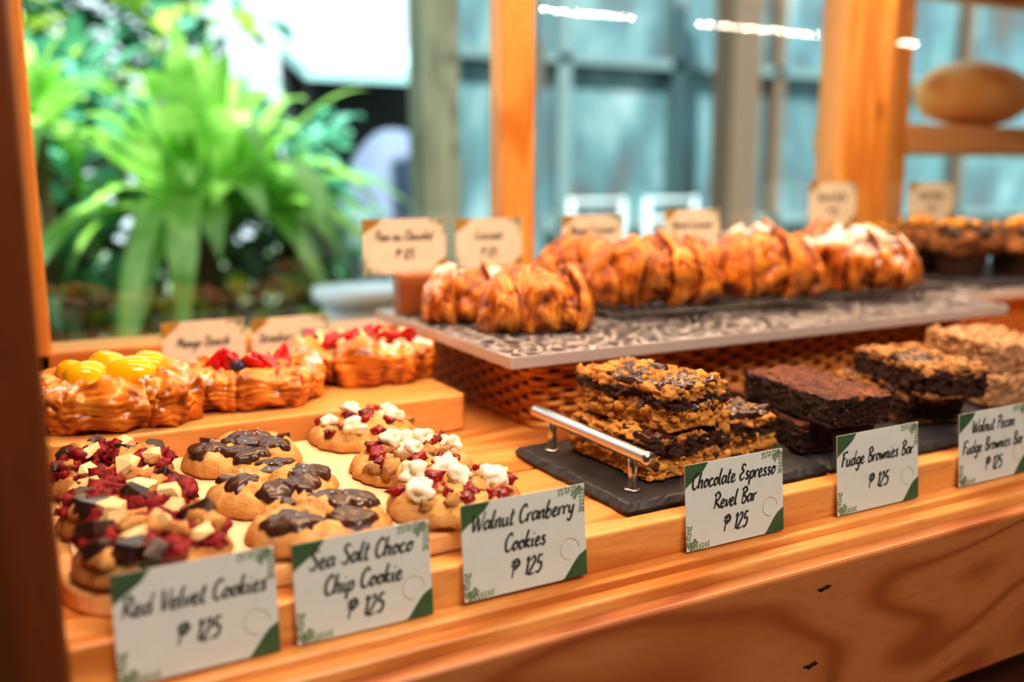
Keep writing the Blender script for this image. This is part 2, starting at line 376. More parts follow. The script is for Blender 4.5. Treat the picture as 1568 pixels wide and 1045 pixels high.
def card(name,x0,x1,y,z0,z1,lines,tilt=.09,pm=None,sleeve=True,rz=0,cols=None):
    pm=pm or paper; cols=cols or (grn,olive)
    w,h=x1-x0,z1-z0
    e=empty(name,(x0,y,z0),rz,-tilt)
    box('paper',.002,w-.002,0,.0006,.002,h-.002,pm,e,0)
    if sleeve: box('sleeve',-.0015,w+.0015,-.0022,.0022,-.0015,h+.0015,G_card,e,0)
    b=Buf(); n=len(lines)
    zt={1:[.55],2:[.60,.28],3:[.70,.44,.17]}[n]
    for s,t in zip(lines,zt): text(b,s,w*.5,h*t,.0058,-.0004,w*.86)
    b.build('lettering',ink,e,False)
    g=Buf(); W,H=w-.002,h-.002
    c=[(.002,H),(.002+w*.22,H)]+[(.002+w*.22*(1-t)**1.4,H-h*.26*(t**.6)) for t in(.15,.3,.45,.6,.75,.9,1)]
    flat(g,c,-.0003)
    c=[(W,.002),(W,.002+h*.27)]+[(W-w*.2*t**.6,.002+h*.27*(1-t)**1.3) for t in(.15,.3,.45,.6,.75,.9,1)]
    flat(g,c,-.0003); g.build('corner_swash',cols[0],e,False)
    o=Buf(); rs=random.getstate(); random.seed(4)
    for (sx_,sz_,x_0,z_0) in((-1,-1,W-.001,H-.001),(1,1,.003,.003)):
        for br,(ax,ay,ln) in enumerate(((1,.12,.020),(.12,1,.018),(.75,.55,.011))):
            for i in range(7):
                t=(i+1)/7*ln; px_,pz_=x_0+sx_*ax*t,z_0+sz_*ay*t
                base=math.atan2(sz_*ay,sx_*ax)
                for sd_ in(-1,1): leaf2(o,px_,pz_,base+sd_*rnd(.7,1.1),rnd(.0028,.0042),.0008,-.0003)
    random.setstate(rs)
    o.v=[(min(W,max(.002,a)),b_,min(H,max(.002,c_))) for a,b_,c_ in o.v]
    o.build('leaf_sprigs',cols[1],e,False)
    r=Buf()
    pts=[(W*.86+.008*math.cos(t*.3),-.0003,H*.34+.008*math.sin(t*.3)) for t in range(0,17)]
    tube(r,pts,.00015,4); r.build('ring_line',gold,e)
    return e
YF=.556
card('price_card',.040,.139,YF,-.050,.022,['Red Velvet Cookies','$ 125'])
card('price_card',.146,.244,YF,-.050,.020,['Sea Salt Choco','Chip Cookie','$ 125'])
card('price_card',.264,.369,YF,-.048,.025,['Walnut Cranberry','Cookies','$ 125'])
card('price_card',.459,.566,YF,-.050,.024,['Chocolate Espresso','Revel Bar','$ 125'])
card('price_card',.626,.734,YF,-.050,.025,['Fudge Brownies Bar','$ 125'])
card('price_card',.788,.896,YF,-.050,.024,['Walnut Pecan','Fudge Brownies Bar','$ 125'])
bc=(gold,olive)
card('price_card',.170,.276,1.22,-.021,.066,['Mango Danish','$ 125'],.05,paperw,True,0,cols=bc)
card('price_card',.281,.388,1.22,-.021,.063,['Strawberry Danish','$ 125'],.05,paperw,True,0,cols=bc)
def blockcard(x0,x1,y,z0,z1,bx0,bx1,bz,lines,h=.05):
    c=card('price_card',x0,x1,y,z0,z1,lines,.03,paperw,True,0,cols=bc)
    box('card_holder_block',bx0,bx1,y-.032,y-.0045,bz,bz+h,W_block,None,.004)
blockcard(.402,.520,1.13,.118,.192,.44,.515,.0705,['Pain au Chocolat','$ 125'],.052)
blockcard(.545,.650,1.16,.112,.188,.575,.645,.0705,['Croissant','$ 125'],.052)
blockcard(.720,.830,1.172,.115,.188,.745,.81,.0705,['Almond Croissant','$ 125'],.052)
blockcard(.905,1.018,1.172,.115,.193,.93,.99,.0705,['Almond Croissant','$ 125'],.052)
blockcard(1.245,1.365,1.21,.150,.232,1.27,1.34,.0705,['Banana Muffin','$ 125'],.085)
blockcard(1.50,1.63,1.21,.150,.230,1.53,1.60,.0705,['Walnut Muffin','$ 125'],.085)
# ------------------------------------------------------------------ cookie tray + cookies
def rrect(x0,x1,y0,y1,r,n=8):
    p=[]
    for cx,cy,a in((x1-r,y1-r,0),(x0+r,y1-r,pi/2),(x0+r,y0+r,pi),(x1-r,y0+r,1.5*pi)):
        for i in range(n+1):
            t=a+pi/2*i/n; p.append((cx+r*math.cos(t),cy+r*math.sin(t)))
    return p
def prism(buf,p,z0,z1):
    n=len(p); buf.add([(a,b,z0) for a,b in p]+[(a,b,z1) for a,b in p],[tuple(range(n))[::-1],tuple(range(n,2*n))]+[(i,(i+1)%n,n+(i+1)%n,n+i) for i in range(n)])
tr=empty('cookie_tray'); b=Buf(); prism(b,rrect(.019,.352,.588,.868,.05),-.0215,-.006); b.build('wood_tray',W_tray,tr,False,.003)
b=Buf(); prism(b,rrect(.028,.343,.597,.860,.045),-.0058,-.003); b.build('paper_liner',liner,tr,False,.001)
def cookie(name,x,y,z,R,H,kind,seed,dough,tilt=0):
    random.seed(seed); e=empty(name,(x,y,z),rnd(0,6.28)); so=seed*3.7
    def edge(a): return R*(1+.08*nz(math.cos(a)*1.5+so,math.sin(a)*1.5)+.06*nz(math.cos(a)*5+so,math.sin(a)*5))
    def top(px,py):
        r=math.hypot(px,py); a=math.atan2(py,px); t=min(1,r/edge(a))
        cr=1-min(1,abs(nz(px*46+so,py*46+3))*5.5)
        l=nz(px*30+so,py*30)*.34+nz(px*85+so,py*85,3)*.28+nz(px*190,py*190,so)*.13-.24*cr
        return H*((1-t**5)**.5)*(1+l*(1-.4*t))*(1-.18*t*t)
    nr,na=36,110; v=[(0,0,top(0,0))]; f=[]; at=[0.]
    for i in range(1,nr+1):
        t=1-(1-i/nr)**1.35
        for j in range(na):
            a=2*pi*j/na; q=edge(a)*t*.9999; v.append((q*math.cos(a),q*math.sin(a),max(top(q*math.cos(a),q*math.sin(a)),0.0015)))
            at.append(max(0,(t-.82)/.18))
    for j in range(na): f.append((0,1+j,1+(j+1)%na))
    for i in range(nr-1):
        for j in range(na):
            a=1+i*na; f.append((a+j,a+na+j,a+na+(j+1)%na,a+(j+1)%na))
    s=len(v)
    for j in range(na):
        a=2*pi*j/na; q=edge(a)*.93; v.append((q*math.cos(a),q*math.sin(a),-.0005)); at.append(1.)
    for j in range(na): f.append((s-na+j,s+j,s+(j+1)%na,s-na+(j+1)%na))
    f.append(tuple(s+j for j in range(na)))
    mesh('dough',v,f,dough,e,attr=at)
    def rp(k=.85):
        a=rnd(0,2*pi); r=edge(a)*k*math.sqrt(rnd(0,1)); return r*math.cos(a),r*math.sin(a)
    used=[]
    def sp(k,d):
        for _ in range(40):
            p=rp(k)
            if all(math.dist(p,q)>d for q in used): break
        used.append(p); return p
    def drape(buf,cx,cy,r,th=.0025,flatten=0,hf=.4):
        so2=rnd(0,50); n2=36; NR=9; f=[]
        def tz(px,py,i):
            base=top(px,py)
            if flatten: base=base*(1-flatten)+flatten*H*(1-.15*(math.hypot(px,py)/R)**2)
            return base+(th*(1-(i/NR)**4)-(.0022 if i==NR else 0))
        v=[(cx,cy,tz(cx,cy,0))]
        for i in range(1,NR+1):
            for j in range(n2):
                a=2*pi*j/n2; q=r*i/NR*(1+.6*nz(math.cos(a)*1.1+so2,math.sin(a)*1.1)+hf*nz(math.cos(a)*4,math.sin(a)*4+so2))
                px,py=cx+q*math.cos(a),cy+q*math.sin(a)*.8
                if math.hypot(px,py)>R*.88: k=R*.88/math.hypot(px,py); px*=k;py*=k
                v.append((px,py,tz(px,py,i)+.0012*nz(px*120+so2,py*120)))
        for j in range(n2): f.append((0,1+j,1+(j+1)%n2))
        for i in range(NR-1):
            for j in range(n2):
                a=1+i*n2; f.append((a+j,a+n2+j,a+n2+(j+1)%n2,a+(j+1)%n2))
        buf.add(v,f)
    if kind=='velvet':
        b=Buf()
        for _ in range(6): x_,y_=rp(.7); drape(b,x_,y_,rnd(.012,.018),.003)
        for _ in range(95):
            x_,y_=rp(.90); s=rnd(.003,.0095); blob(b,(x_,y_,top(x_,y_)+s*.35),(s,s*.8,s*.7),.7,2,2)
        b.build('red_velvet_crumble',velvet,e)
        w=Buf(); c=Buf(); d=Buf()
        for _ in range(5): x_,y_=sp(.78,.026); s=rnd(.017,.023); chunk(w,(x_,y_,top(x_,y_)+.006),(s,s*.85,s*.6))
        for _ in range(5): x_,y_=sp(.82,.020); s=rnd(.018,.026); chunk(c,(x_,y_,top(x_,y_)+.006),(s,s*.75,s*.6))
        for _ in range(9): x_,y_=rp(.88); s=rnd(.006,.012); blob(d,(x_,y_,top(x_,y_)+.003),(s,s*.8,s*.6),.6,2)
        w.build('white_chocolate_chunks',white,e,False,.0016); c.build('dark_chocolate_chunks',choc,e,False,.0014); d.build('cookie_crumbs',C_red,e)
    elif kind=='choco':
        b=Buf(); c=Buf(); s_=Buf()
        for _ in range(5): x_,y_=sp(.66,.034); drape(b,x_,y_,rnd(.015,.021),.0036,.6,.22)
        for _ in range(3): x_,y_=sp(.78,.024); s=rnd(.014,.022); chunk(c,(x_,y_,top(x_,y_)-.0005),(s,s*.8,s*.42),.2)
        for _ in range(16): x_,y_=rp(.6); blob(s_,(x_,y_,top(x_,y_)+.0045),(.0010,.0010,.0007),.2,1,1)
        b.build('chocolate_puddles',choc2,e); c.build('chocolate_chunks',choc2,e,False,.0022); s_.build('sea_salt_flakes',whiteb,e)
    else:
        w=Buf(); c=Buf(); d=Buf()
        for _ in range(5): x_,y_=sp(.74,.026); s=rnd(.0085,.012); blob(w,(x_,y_,top(x_,y_)+.003),(s,s*.85,s*.75),.45,1.6,3)
        for _ in range(13): x_,y_=sp(.84,.014); s=rnd(.005,.010); blob(c,(x_,y_,top(x_,y_)+.0008),(s,s*.7,s*.6),.7,2)
        for _ in range(10): x_,y_=rp(.85); s=rnd(.006,.012); blob(d,(x_,y_,top(x_,y_)-.001),(s,s*.7,s*.6),.7,2)
        w.build('white_chocolate_chunks',whiteb,e); c.build('cranberries',cran,e); d.build('walnut_pieces',walnut,e)
    return e
gx=(.069,.176,.289); gy=(.630,.718,.818)
sd=10
for i,y in enumerate(gy):
    cookie('red_velvet_cookie',gx[0]+(.006,.002,-.002)[i],y,-.0025,.050,.020,'velvet',sd+i,C_red)
    cookie('sea_salt_choco_chip_cookie',gx[1]+(.010,.0,-.001)[i],y+(-.004,-.006,0)[i],-.0025,.0515,.020,'choco',sd+10+i,C_gold)
    cookie('walnut_cranberry_cookie',gx[2]+(.003,.008,.006)[i],y+(0,.006,.018)[i],-.0025,.0515,.021,'walnut',sd+20+i,C_pale)
random.seed(5)
# ------------------------------------------------------------------ danishes
db=empty('danish_serving_board'); b=Buf(); prism(b,rrect(.022,.425,.880,1.16,.008),-.0215,.0175); b.build('board',W_brd,db,False,.003)
def danish(name,x,y,z,a,b_,R,rz,topping,seed):
    random.seed(seed); e=empty(name,(x,y,z),rz); so=seed*2.3
    n,m=260,110; v=[];f=[];at=[]
    for i in range(n):
        t=2*pi*i/n; ct,st=math.cos(t),math.sin(t)
        px=a*abs(ct)**.75*(1 if ct>0 else -1); py=b_*abs(st)**.75*(1 if st>0 else -1)
        d=Vector((ct*b_,st*a,0)).normalized()
        fold=((t*5/(2*pi)+so+.15*nz(t*2,so))%1.0)
        Rr=R*(1+.34*nz(ct*2.2+so,st*2.2)+.24*math.sin(pi*min(1,fold*1.15)))
        for k in range(m):
            p=2*pi*k/m; cp_,sp_=math.cos(p),math.sin(p)
            wb=nz(ct*3+so,st*3,sp_*1.2)
            L_=math.sin(sp_*27+8*wb+fold*5.)
            brk=max(0,min(1,.45+1.8*nz(ct*9+so,st*9,sp_*5)))
            side=abs(cp_)*brk
            lip=sstep(.35,.5,sp_+.5*wb)-sstep(.5,1,sp_+.5*wb)
            rr=Rr*(.93+.026*L_*side+.28*nz(ct*4+so,st*4,sp_*1.3+cp_)+.12*nz(ct*11+so,st*11,p*2)+.09*lip-.14*(1-sstep(0,.09,fold)))
            v.append((px+d.x*cp_*rr,py+d.y*cp_*rr,max(0,R*.92+sp_*rr*1.08)))
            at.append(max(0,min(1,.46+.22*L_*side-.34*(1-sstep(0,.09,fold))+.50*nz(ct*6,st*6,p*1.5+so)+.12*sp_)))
    for i in range(n):
        for k in range(m):
            f.append((i*m+k,((i+1)%n)*m+k,((i+1)%n)*m+(k+1)%m,i*m+(k+1)%m))
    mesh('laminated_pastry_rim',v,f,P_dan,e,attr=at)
    bb=Buf(); blob(bb,(0,0,R*.75),(a,b_,R*.7),.12,2,3,0); bb.build('pastry_base',C_gold,e)
    fv=[];ff=[];fa=[]
    for sx,sy in((1,1),(-1,1),(1,-1),(-1,-1)):
        cx,cy=sx*a*.85,sy*b_*.88; rz2=math.atan2(sy*b_,sx*a)+pi/2; N2=50
        for i in range(N2+1):
            u=-1+2*i/N2; en=max(.03,(1-abs(u)**2.5))**.5
            for k in range(36):
                th=2*pi*k/36; sw=(abs(u)*1.4+.3*math.sin(th)+.3+.1*nz(u*2,th,so))%1; LL=math.sin(sw*20)
                rr=R*.66*en*(.88+.25*(1-sw)*sstep(0,.15,sw)+.34*nz(u*2+sx*9,math.cos(th)*1.5+sy*7,math.sin(th))+.012*LL+.06*nz(u*9,math.cos(th)*5,math.sin(th)*5))
                lx=u*R*1.1; ly=math.cos(th)*rr; fv.append((cx+lx*math.cos(rz2)-ly*math.sin(rz2),cy+lx*math.sin(rz2)+ly*math.cos(rz2),R*1.3+math.sin(th)*rr*.85)); fa.append(max(0,min(1,.44+.12*LL-.35*(1-sstep(0,.15,sw))+.5*nz(u*3,th,so))))
        o=len(fv)-(N2+1)*36
        for i in range(N2):
            for k in range(36): ff.append((o+i*36+k,o+(i+1)*36+k,o+(i+1)*36+(k+1)%36,o+i*36+(k+1)%36))
    mesh('folded_corners',fv,ff,P_dan,e,attr=fa)
    cb=Buf()
    if topping=='mango':
        blob(cb,(0,0,R*1.45),(a*.85,b_*.85,R*.5),.1,1,3,0); cb.build('pastry_cream',cream,e)
        mg=Buf()
        for px,py,s in((-.022,-.022,.021),(.018,-.018,.023),(-.010,.018,.023),(.030,.014,.020),(-.038,.004,.016)): blob(mg,(px,py,R*2.1),(s,s*.85,s*.75),.12,1,3)
        mg.build('mango_pieces',mango,e)
    else:
        blob(cb,(0,0,R*1.4),(a*.8,b_*.75,R*.5),.12,1,3,0); cb.build('pastry_cream',cream,e)
        sb=Buf(); bl=Buf(); N=12 if topping=='straw' else 12
        for i in range(N):
            px=rnd(-.75,.75)*a if topping=='straw' else (-.8+1.6*i/(N-1))*a; py=rnd(-.6,.6)*b_ if topping=='straw' else rnd(-.5,.5)*b_
            vs,fs=ico(2); Rm=Matrix.Rotation(rnd(0,6.28),3,'Z')@Matrix.Rotation(rnd(.2,1.3),3,'X')
            s=rnd(.012,.016)
            vv=[Rm@Vector((p.x*s*(1-.6*max(0,p.z)),p.y*s*.45*(1-.55*max(0,p.z)),p.z*s*1.25))+Vector((px,py,R*2.1)) for p in vs]
            sb.add(vv,fs)
        sb.build('strawberry_slices',straw,e)
        if topping=='straw':
            for i in range(5): blob(bl,(rnd(-.5,.5)*a,rnd(-.5,.5)*b_,R*2.1),(.0065,.0065,.006),.05)
            bl.build('blueberries',blue,e)
        else:
            wc=Buf()
            for i in range(5):
                px=(-.7+1.4*i/4)*a; pts=[(px+.010*t+.004*math.sin(9*t),(-.6+1.2*t)*b_,R*1.9+.010*math.sin(pi*t)) for t in [k/8 for k in range(9)]]
                tube(wc,pts,.0036,8)
            wc.build('icing_stripes',cream,e)
    return e
danish('mango_danish',.090,.952,.018,.055,.044,.0215,-.22,'mango',3)
danish('strawberry_danish',.219,.962,.018,.053,.036,.0185,-.10,'straw',8)
danish('strawberry_danish',.356,1.020,.018,.067,.042,.0215,-.30,'stripe',15)
random.seed(9)
# ------------------------------------------------------------------ riser: slab + basket
b=Buf(); prism(b,rrect(.437,1.215,.803,1.182,.004,3),.056,.0695)
sl=empty('stone_riser_slab'); b.build('slab',slabm,sl,False,.0015)
b=Buf(); prism(b,rrect(1.235,1.95,.90,1.235,.004,3),.056,.0695)
s2=empty('stone_riser_slab'); b.build('slab',slabm,s2,False,.0015)
def basket(x0,x1,y0,y1,z0,z1):
    e=empty('wicker_basket'); b=Buf(); st=Buf()
    per=rrect(x0,x1,y0,y1,.015,4); per.append(per[0])
    seg=[];tot=0
    for i in range(len(per)-1):
        l=math.dist(per[i],per[i+1]); seg.append((tot,l,i)); tot+=l
    def at(s):
        s%=tot
        for t0,l,i in seg:
            if s<=t0+l+1e-9:
                k=(s-t0)/l if l else 0; a,c=per[i],per[i+1]; d=((c[0]-a[0])/l,(c[1]-a[1])/l) if l else (1,0)
                return a[0]+(c[0]-a[0])*k,a[1]+(c[1]-a[1])*k,d[1],-d[0]
        return per[0][0],per[0][1],0,0
    ns=int(tot/.019)//2*2; step=tot/ns; rows=int((z1-z0)/.0075)
    for r in range(rows):
        z=z0+.0032+r*(z1-z0)/rows; pts=[]
        for i in range(ns*4+1):
            s=i*step/4; x,y,nx,ny=at(s); o=.0042*math.sin(pi*s/step+(pi if r%2 else 0))
            pts.append((x+nx*o,y+ny*o,z))
        tube(b,pts,.0033,6)
    for i in range(ns):
        x,y,_,_=at((i+.0)*step); tube(st,[(x,y,z0),(x,y,z1)],.0022,6)
    rim=[(at(i*step)[0],at(i*step)[1],z0+.003) for i in range(ns+1)]
    tube(b,rim,.004,6); tube(b,[(p[0],p[1],z1-.003) for p in rim],.004,6)
    b.build('woven_cane',wick,e); st.build('stakes',wick,e)
    box('dark_core',x0+.012,x1-.012,y0+.012,y1-.012,z0,z1-.002,wickd,e,0)  # dark box added for the shade in the hollow behind the weave
basket(.492,1.18,.846,1.14,-.0215,.0555)
basket(1.25,1.9,.93,1.2,-.0215,.0555)
wr=empty('wire_cooling_rack'); b=Buf(); X0,X1,Y0,Y1,zr=.625,1.205,.885,1.10,.084
for (p,q) in(((X0,Y0),(X1,Y0)),((X1,Y0),(X1,Y1)),((X1,Y1),(X0,Y1)),((X0,Y1),(X0,Y0))): tube(b,[(*p,zr),(*q,zr)],.0021,8)
for i in range(1,38): x=X0+(X1-X0)*i/38; tube(b,[(x,Y0,zr),(x,Y1,zr)],.0009,5)
for y in(.95,1.02): tube(b,[(X0,y,zr-.002),(X1,y,zr-.002)],.0013,5)
for x in(.735,1.13):
    for y in(Y0,Y1): tube(b,[(x-.013,y,zr),(x-.005,y,.0722),(x+.005,y,.0722),(x+.013,y,zr)],.0020,6)
b.build('wires',blackw,wr)
# ------------------------------------------------------------------ croissants
def croissant(name,x,y,z,L,R,bend,rz,mat,seed,pw=1.7,bands=2.6,step=.26,flatk=.85,almond=False,tipk=.5):
    so=seed*1.37; n,m=300,110; v=[];f=[];at=[]
    e=empty(name,(x,y,z),rz)
    for i in range(n+1):
        u=-1+2*i/n; au=abs(u); env=max(.015,(1-au**pw))**tipk
        for k in range(m):
            th=2*pi*k/m; cs,sn=math.cos(th),math.sin(th)
            wp=au+.12*nz(u*2.0+so,cs*1.1,sn*1.1)+.015*nz(u*9,cs*6,sn*6+so)
            ph=wp*bands+.34*cs*(1 if u>0 else -1)*min(1,au*4)+.55+.2*math.sin(so)
            saw=ph%1.0; bi=math.floor(ph)
            ed=sstep(0,.09,saw)
            sdg=(1-saw)*ed
            bk=nz(bi*3.1+so,7.7,(1 if u>0 else 9))*.18
            lum=nz(u*2.2+so,cs*1.2,sn*1.2)
            mid=nz(u*5+so,cs*2.2,sn*2.2)
            crease=sstep(.8,1,1-min(1,abs(nz(u*3.0+so,cs*1.6+5,sn*1.6))*3.2))
            flake=nz(u*26+so,cs*5,sn*5)
            fine=math.sin(saw*34+4.*nz(u*4,cs*2,sn*2+so))
            rr=R*env*(.88+step*sdg+bk*ed+.24*lum+.09*mid+.020*flake-.045*crease+.007*fine*ed)
            px=u*L/2+.006*cs*(1-au); py=bend*u*u+cs*rr*1.06; pz=R*flatk*env**.6+sn*rr
            v.append((px,py,max(0,pz)))
            band=sstep(.08,.14,saw)*(1-sstep(.18,.36,saw))
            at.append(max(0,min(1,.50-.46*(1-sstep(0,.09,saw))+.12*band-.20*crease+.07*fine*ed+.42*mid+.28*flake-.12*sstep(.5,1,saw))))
    for i in range(n):
        for k in range(m): f.append((i*m+k,(i+1)*m+k,(i+1)*m+(k+1)%m,i*m+(k+1)%m))
    f.append(tuple(range(m))); f.append(tuple(n*m+k for k in range(m)))
    mesh('laminated_crust',v,f,mat,e,attr=at)
    if almond:
        random.seed(seed); b=Buf()
        for _ in range(40):
            u=rnd(-.8,.8); o=rnd(-.8,.8); env=(1-abs(u)**pw)**.5
            zz=R*flatk*env**.6+math.cos(o)*R*env*.98
            blob(b,(u*L/2,bend*u*u+math.sin(o)*R*env,zz),(.009,.006,.0018),.25,1,2)
        b.build('almond_flakes',P_sug,e)
    return e
zs=.0700; zc=.0862
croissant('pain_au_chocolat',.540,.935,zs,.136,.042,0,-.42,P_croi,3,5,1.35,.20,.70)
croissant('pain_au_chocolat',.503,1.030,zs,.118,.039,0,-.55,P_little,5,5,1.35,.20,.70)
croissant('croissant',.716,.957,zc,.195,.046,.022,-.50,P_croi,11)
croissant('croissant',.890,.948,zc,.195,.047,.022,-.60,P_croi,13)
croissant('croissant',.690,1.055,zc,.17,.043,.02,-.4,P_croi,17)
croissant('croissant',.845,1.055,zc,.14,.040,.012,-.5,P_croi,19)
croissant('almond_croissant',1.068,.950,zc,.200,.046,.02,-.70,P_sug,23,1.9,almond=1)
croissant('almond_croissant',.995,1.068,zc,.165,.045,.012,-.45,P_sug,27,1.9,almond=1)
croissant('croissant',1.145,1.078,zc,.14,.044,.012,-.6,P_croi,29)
# ------------------------------------------------------------------ slates
def slateb(name,x0,x1,y0,y1,z0,z1,seed):
    p=[];c=[(x0,y0),(x1,y0),(x1,y1),(x0,y1)]; n=40
    for i in range(4):
        a,b_=c[i],c[(i+1)%4]
        for k in range(n):
            t=k/n; x=a[0]+(b_[0]-a[0])*t; y=a[1]+(b_[1]-a[1])*t
            p.append((x+.0025*nz(x*60+seed,y*60),y+.0025*nz(x*60,y*60+seed+9)))
    e=empty(name); b=Buf()
    N=len(p); cx,cy=(x0+x1)/2,(y0+y1)/2
    sh=lambda q,d,k:(q[0]+(cx-q[0])/abs(cx-q[0]+1e-9)*d*min(1,abs(cx-q[0])*30)*(1+.8*nz(q[0]*150+k,q[1]*150)),q[1]+(cy-q[1])/abs(cy-q[1]+1e-9)*d*min(1,abs(cy-q[1])*30)*(1+.8*nz(q[0]*150,q[1]*150+k)))
    rings=[[(a,b2,z0) for a,b2 in p],[(*sh(q,-.0015,2),z0+(z1-z0)*.45) for q in p],[(*sh(q,.002,5),z1-.001) for q in p],[(*sh(q,.004,7),z1) for q in p]]
    v=[w for r in rings for w in r]; f=[tuple(range(N))[::-1],tuple(range(3*N,4*N))]
    for r in range(3): f+=[(r*N+i,r*N+(i+1)%N,(r+1)*N+(i+1)%N,(r+1)*N+i) for i in range(N)]
    b.add(v,f); b.build('stone',slate,e,False); return e
st=slateb('slate_serving_tray',.425,.645,.586,.772,-.0215,-.0115,1)
hb=Buf(); tube(hb,[(.448,y,.021) for y in(.590,.594,.60,.68,.765,.771,.775)],.0062,16,lambda t:1)
for y in(.613,.742): tube(hb,[(.448,y,-.0115),(.448,y,.02)],.0042,12)
for y in(.613,.742): tube(hb,[(.448,y,-.0115),(.448,y,-.0095)],.007,14)
hb.build('steel_handle',steel,st)
slateb('slate_serving_board',.652,.935,.588,.80,-.0215,-.0125,4)
slateb('slate_serving_board',.942,1.30,.588,.80,-.0215,-.0125,8)
slateb('slate_serving_board',1.36,1.75,.93,1.16,.0697,.078,12)
# ------------------------------------------------------------------ bars
def bar(name,x,y,z,sx,sy,sz,rz,mat,seed,amp=.0022,kind=''):
    random.seed(seed); e=empty(name,(x,y,z),rz)
    bm=bmesh.new(); bmesh.ops.create_cube(bm,size=1); bmesh.ops.subdivide_edges(bm,edges=bm.edges,cuts=44,use_grid_fill=True)
    hx,hy,hz=sx/2,sy/2,sz/2; r=.003
    for v in bm.verts:
        p=Vector((v.co.x*sx,v.co.y*sy,v.co.z*sz))
        q=Vector((max(-hx+r,min(hx-r,p.x)),max(-hy+r,min(hy-r,p.y)),max(-hz+r,min(hz-r,p.z))))
        d=p-q; nrm=d.normalized() if d.length>1e-6 else Vector((0,0,1))
        p=q+nrm*r
        k=amp*(noise.noise(p*60+Vector((seed,0,0)))*1.3+noise.noise(p*150+Vector((seed,3,0)))*1.1+noise.noise(p*330+Vector((seed,3,0)))*.8)
        if p.z<-hz+.002: k*=.1
        p+=nrm*k; v.co=(p.x,p.y,max(0,p.z+hz))
    me=bpy.data.meshes.new('bar'); bm.to_mesh(me); bm.free(); me.polygons.foreach_set('use_smooth',[True]*len(me.polygons)); me.materials.append(mat)
    link(bpy.data.objects.new('baked_bar',me),e)
    def draped(buf,cx,cy,rr,th=.002):
        so2=rnd(0,50); n2=28; v=[(cx,cy,sz+th)]; f=[]
        for i in range(1,8):
            for j in range(n2):
                a=2*pi*j/n2; q=rr*i/7*(1+.6*nz(math.cos(a)*1.5+so2,math.sin(a)*1.5)+.3*nz(math.cos(a)*4+so2,math.sin(a)*4))
                a1=max(-hx*.97,min(hx*.97,cx+q*math.cos(a))); b1=max(-hy*.97,min(hy*.97,cy+q*math.sin(a)))
                v.append((a1,b1,sz+th*(1-(i/7)**3)*(1+1.4*nz(a1*150,b1*150))-(.001 if i==7 else 0)))
        for j in range(n2): f.append((0,1+j,1+(j+1)%n2))
        for i in range(6):
            for j in range(n2):
                a=1+i*n2; f.append((a+j,a+n2+j,a+n2+(j+1)%n2,a+(j+1)%n2))
        buf.add(v,f)
    if kind in('revel','walnut'):
        b=Buf(); c=Buf()
        for _ in range(7 if kind=='revel' else 3): draped(b,rnd(-.8,.8)*hx,rnd(-.85,.85)*hy,rnd(.014,.024),.004)
        if kind=='revel':
            for _ in range(4): s=rnd(.012,.020); chunk(b,(rnd(-.8,.8)*hx,rnd(-.85,.85)*hy,sz+.002),(s,s*.8,s*.5),.35)
            for _ in range(10): s=rnd(.008,.014); blob(c,(rnd(-.88,.88)*hx,rnd(-.9,.9)*hy,sz),(s,s*.8,s*.45),.6,1.6,3)
        for _ in range(10 if kind=='revel' else 60):
            s=rnd(.003,.0085); blob(c,(rnd(-.93,.93)*hx,rnd(-.93,.93)*hy,sz+s*.15),(s,s*.8,s*.5),.7,2)
        b.build('melted_chocolate',choc2,e); c.build('oat_crumble',C_oat if kind=='revel' else walnut,e)
        g=Buf(); g2=Buf()
        for _ in range(85):
            sgn=random.choice((-1,1))
            zz=rnd(.04,.55)*sz if kind=='revel' else rnd(.1,.9)*sz; s=rnd(.002,.0055)
            pos=(sgn*hx*.98,rnd(-.95,.95)*hy,zz+.001) if rnd(0,1)<.5 else (rnd(-.95,.95)*hx,sgn*hy*.98,zz+.001)
            blob(g,pos,(s,s,min(s*.8,zz+.0008)),.6,2,2)
        g.build('oat_crumbs_side',C_oat if kind=='revel' else B_wal,e)
        if kind=='revel':
            for _ in range(22):
                sgn=random.choice((-1,1)); s=rnd(.005,.010); zz=rnd(.35,.85)*sz
                pos=(sgn*hx*.98,rnd(-.92,.92)*hy,zz) if rnd(0,1)<.5 else (rnd(-.92,.92)*hx,sgn*hy*.98,zz)
                chunk(g2,pos,(s,s,s*.8))
            g2.build('chocolate_bits',choc2,e,False,.0006)
    if kind=='fudge':
        g=Buf()
        for _ in range(110):
            sgn=random.choice((-1,1)); s=rnd(.0012,.003)
            pos=(sgn*hx,rnd(-.95,.95)*hy,rnd(.12,.95)*sz) if rnd(0,1)<.5 else (rnd(-.95,.95)*hx,sgn*hy,rnd(.12,.95)*sz)
            blob(g,pos,(s,s,s*.8),.5,2,1)
        g.build('brownie_crumbs',B_fudge,e)
    if kind=='crumble':
        c=Buf()
        for _ in range(90):
            s=rnd(.003,.006); blob(c,(rnd(-.95,.95)*hx,rnd(-.95,.95)*hy,sz),(s,s,s*.8),.4,2,1)
        c.build('crumble_topping',B_crumble,e)
    return e
zb=-.0110
bar('revel_bar',.513,.680,zb,.092,.118,.036,.03,B_revel,2,.0045,'revel')
bar('revel_bar',.604,.692,zb,.062,.10,.036,-.1,B_revel,3,.0045,'revel')
bar('revel_bar',.517,.684,zb+.0395,.074,.118,.038,.16,B_revel,4,.0045,'revel')
zb=-.0120
bar('fudge_brownie',.706,.690,zb,.078,.165,.029,-.28,B_fudge,5,.0022,'fudge')
bar('fudge_brownie',.695,.655,zb+.030,.070,.138,.029,-.16,B_fudge,6,.0022,'fudge')
bar('fudge_brownie',.788,.738,zb,.05,.10,.029,-.3,B_fudge,7,.0022,'fudge')
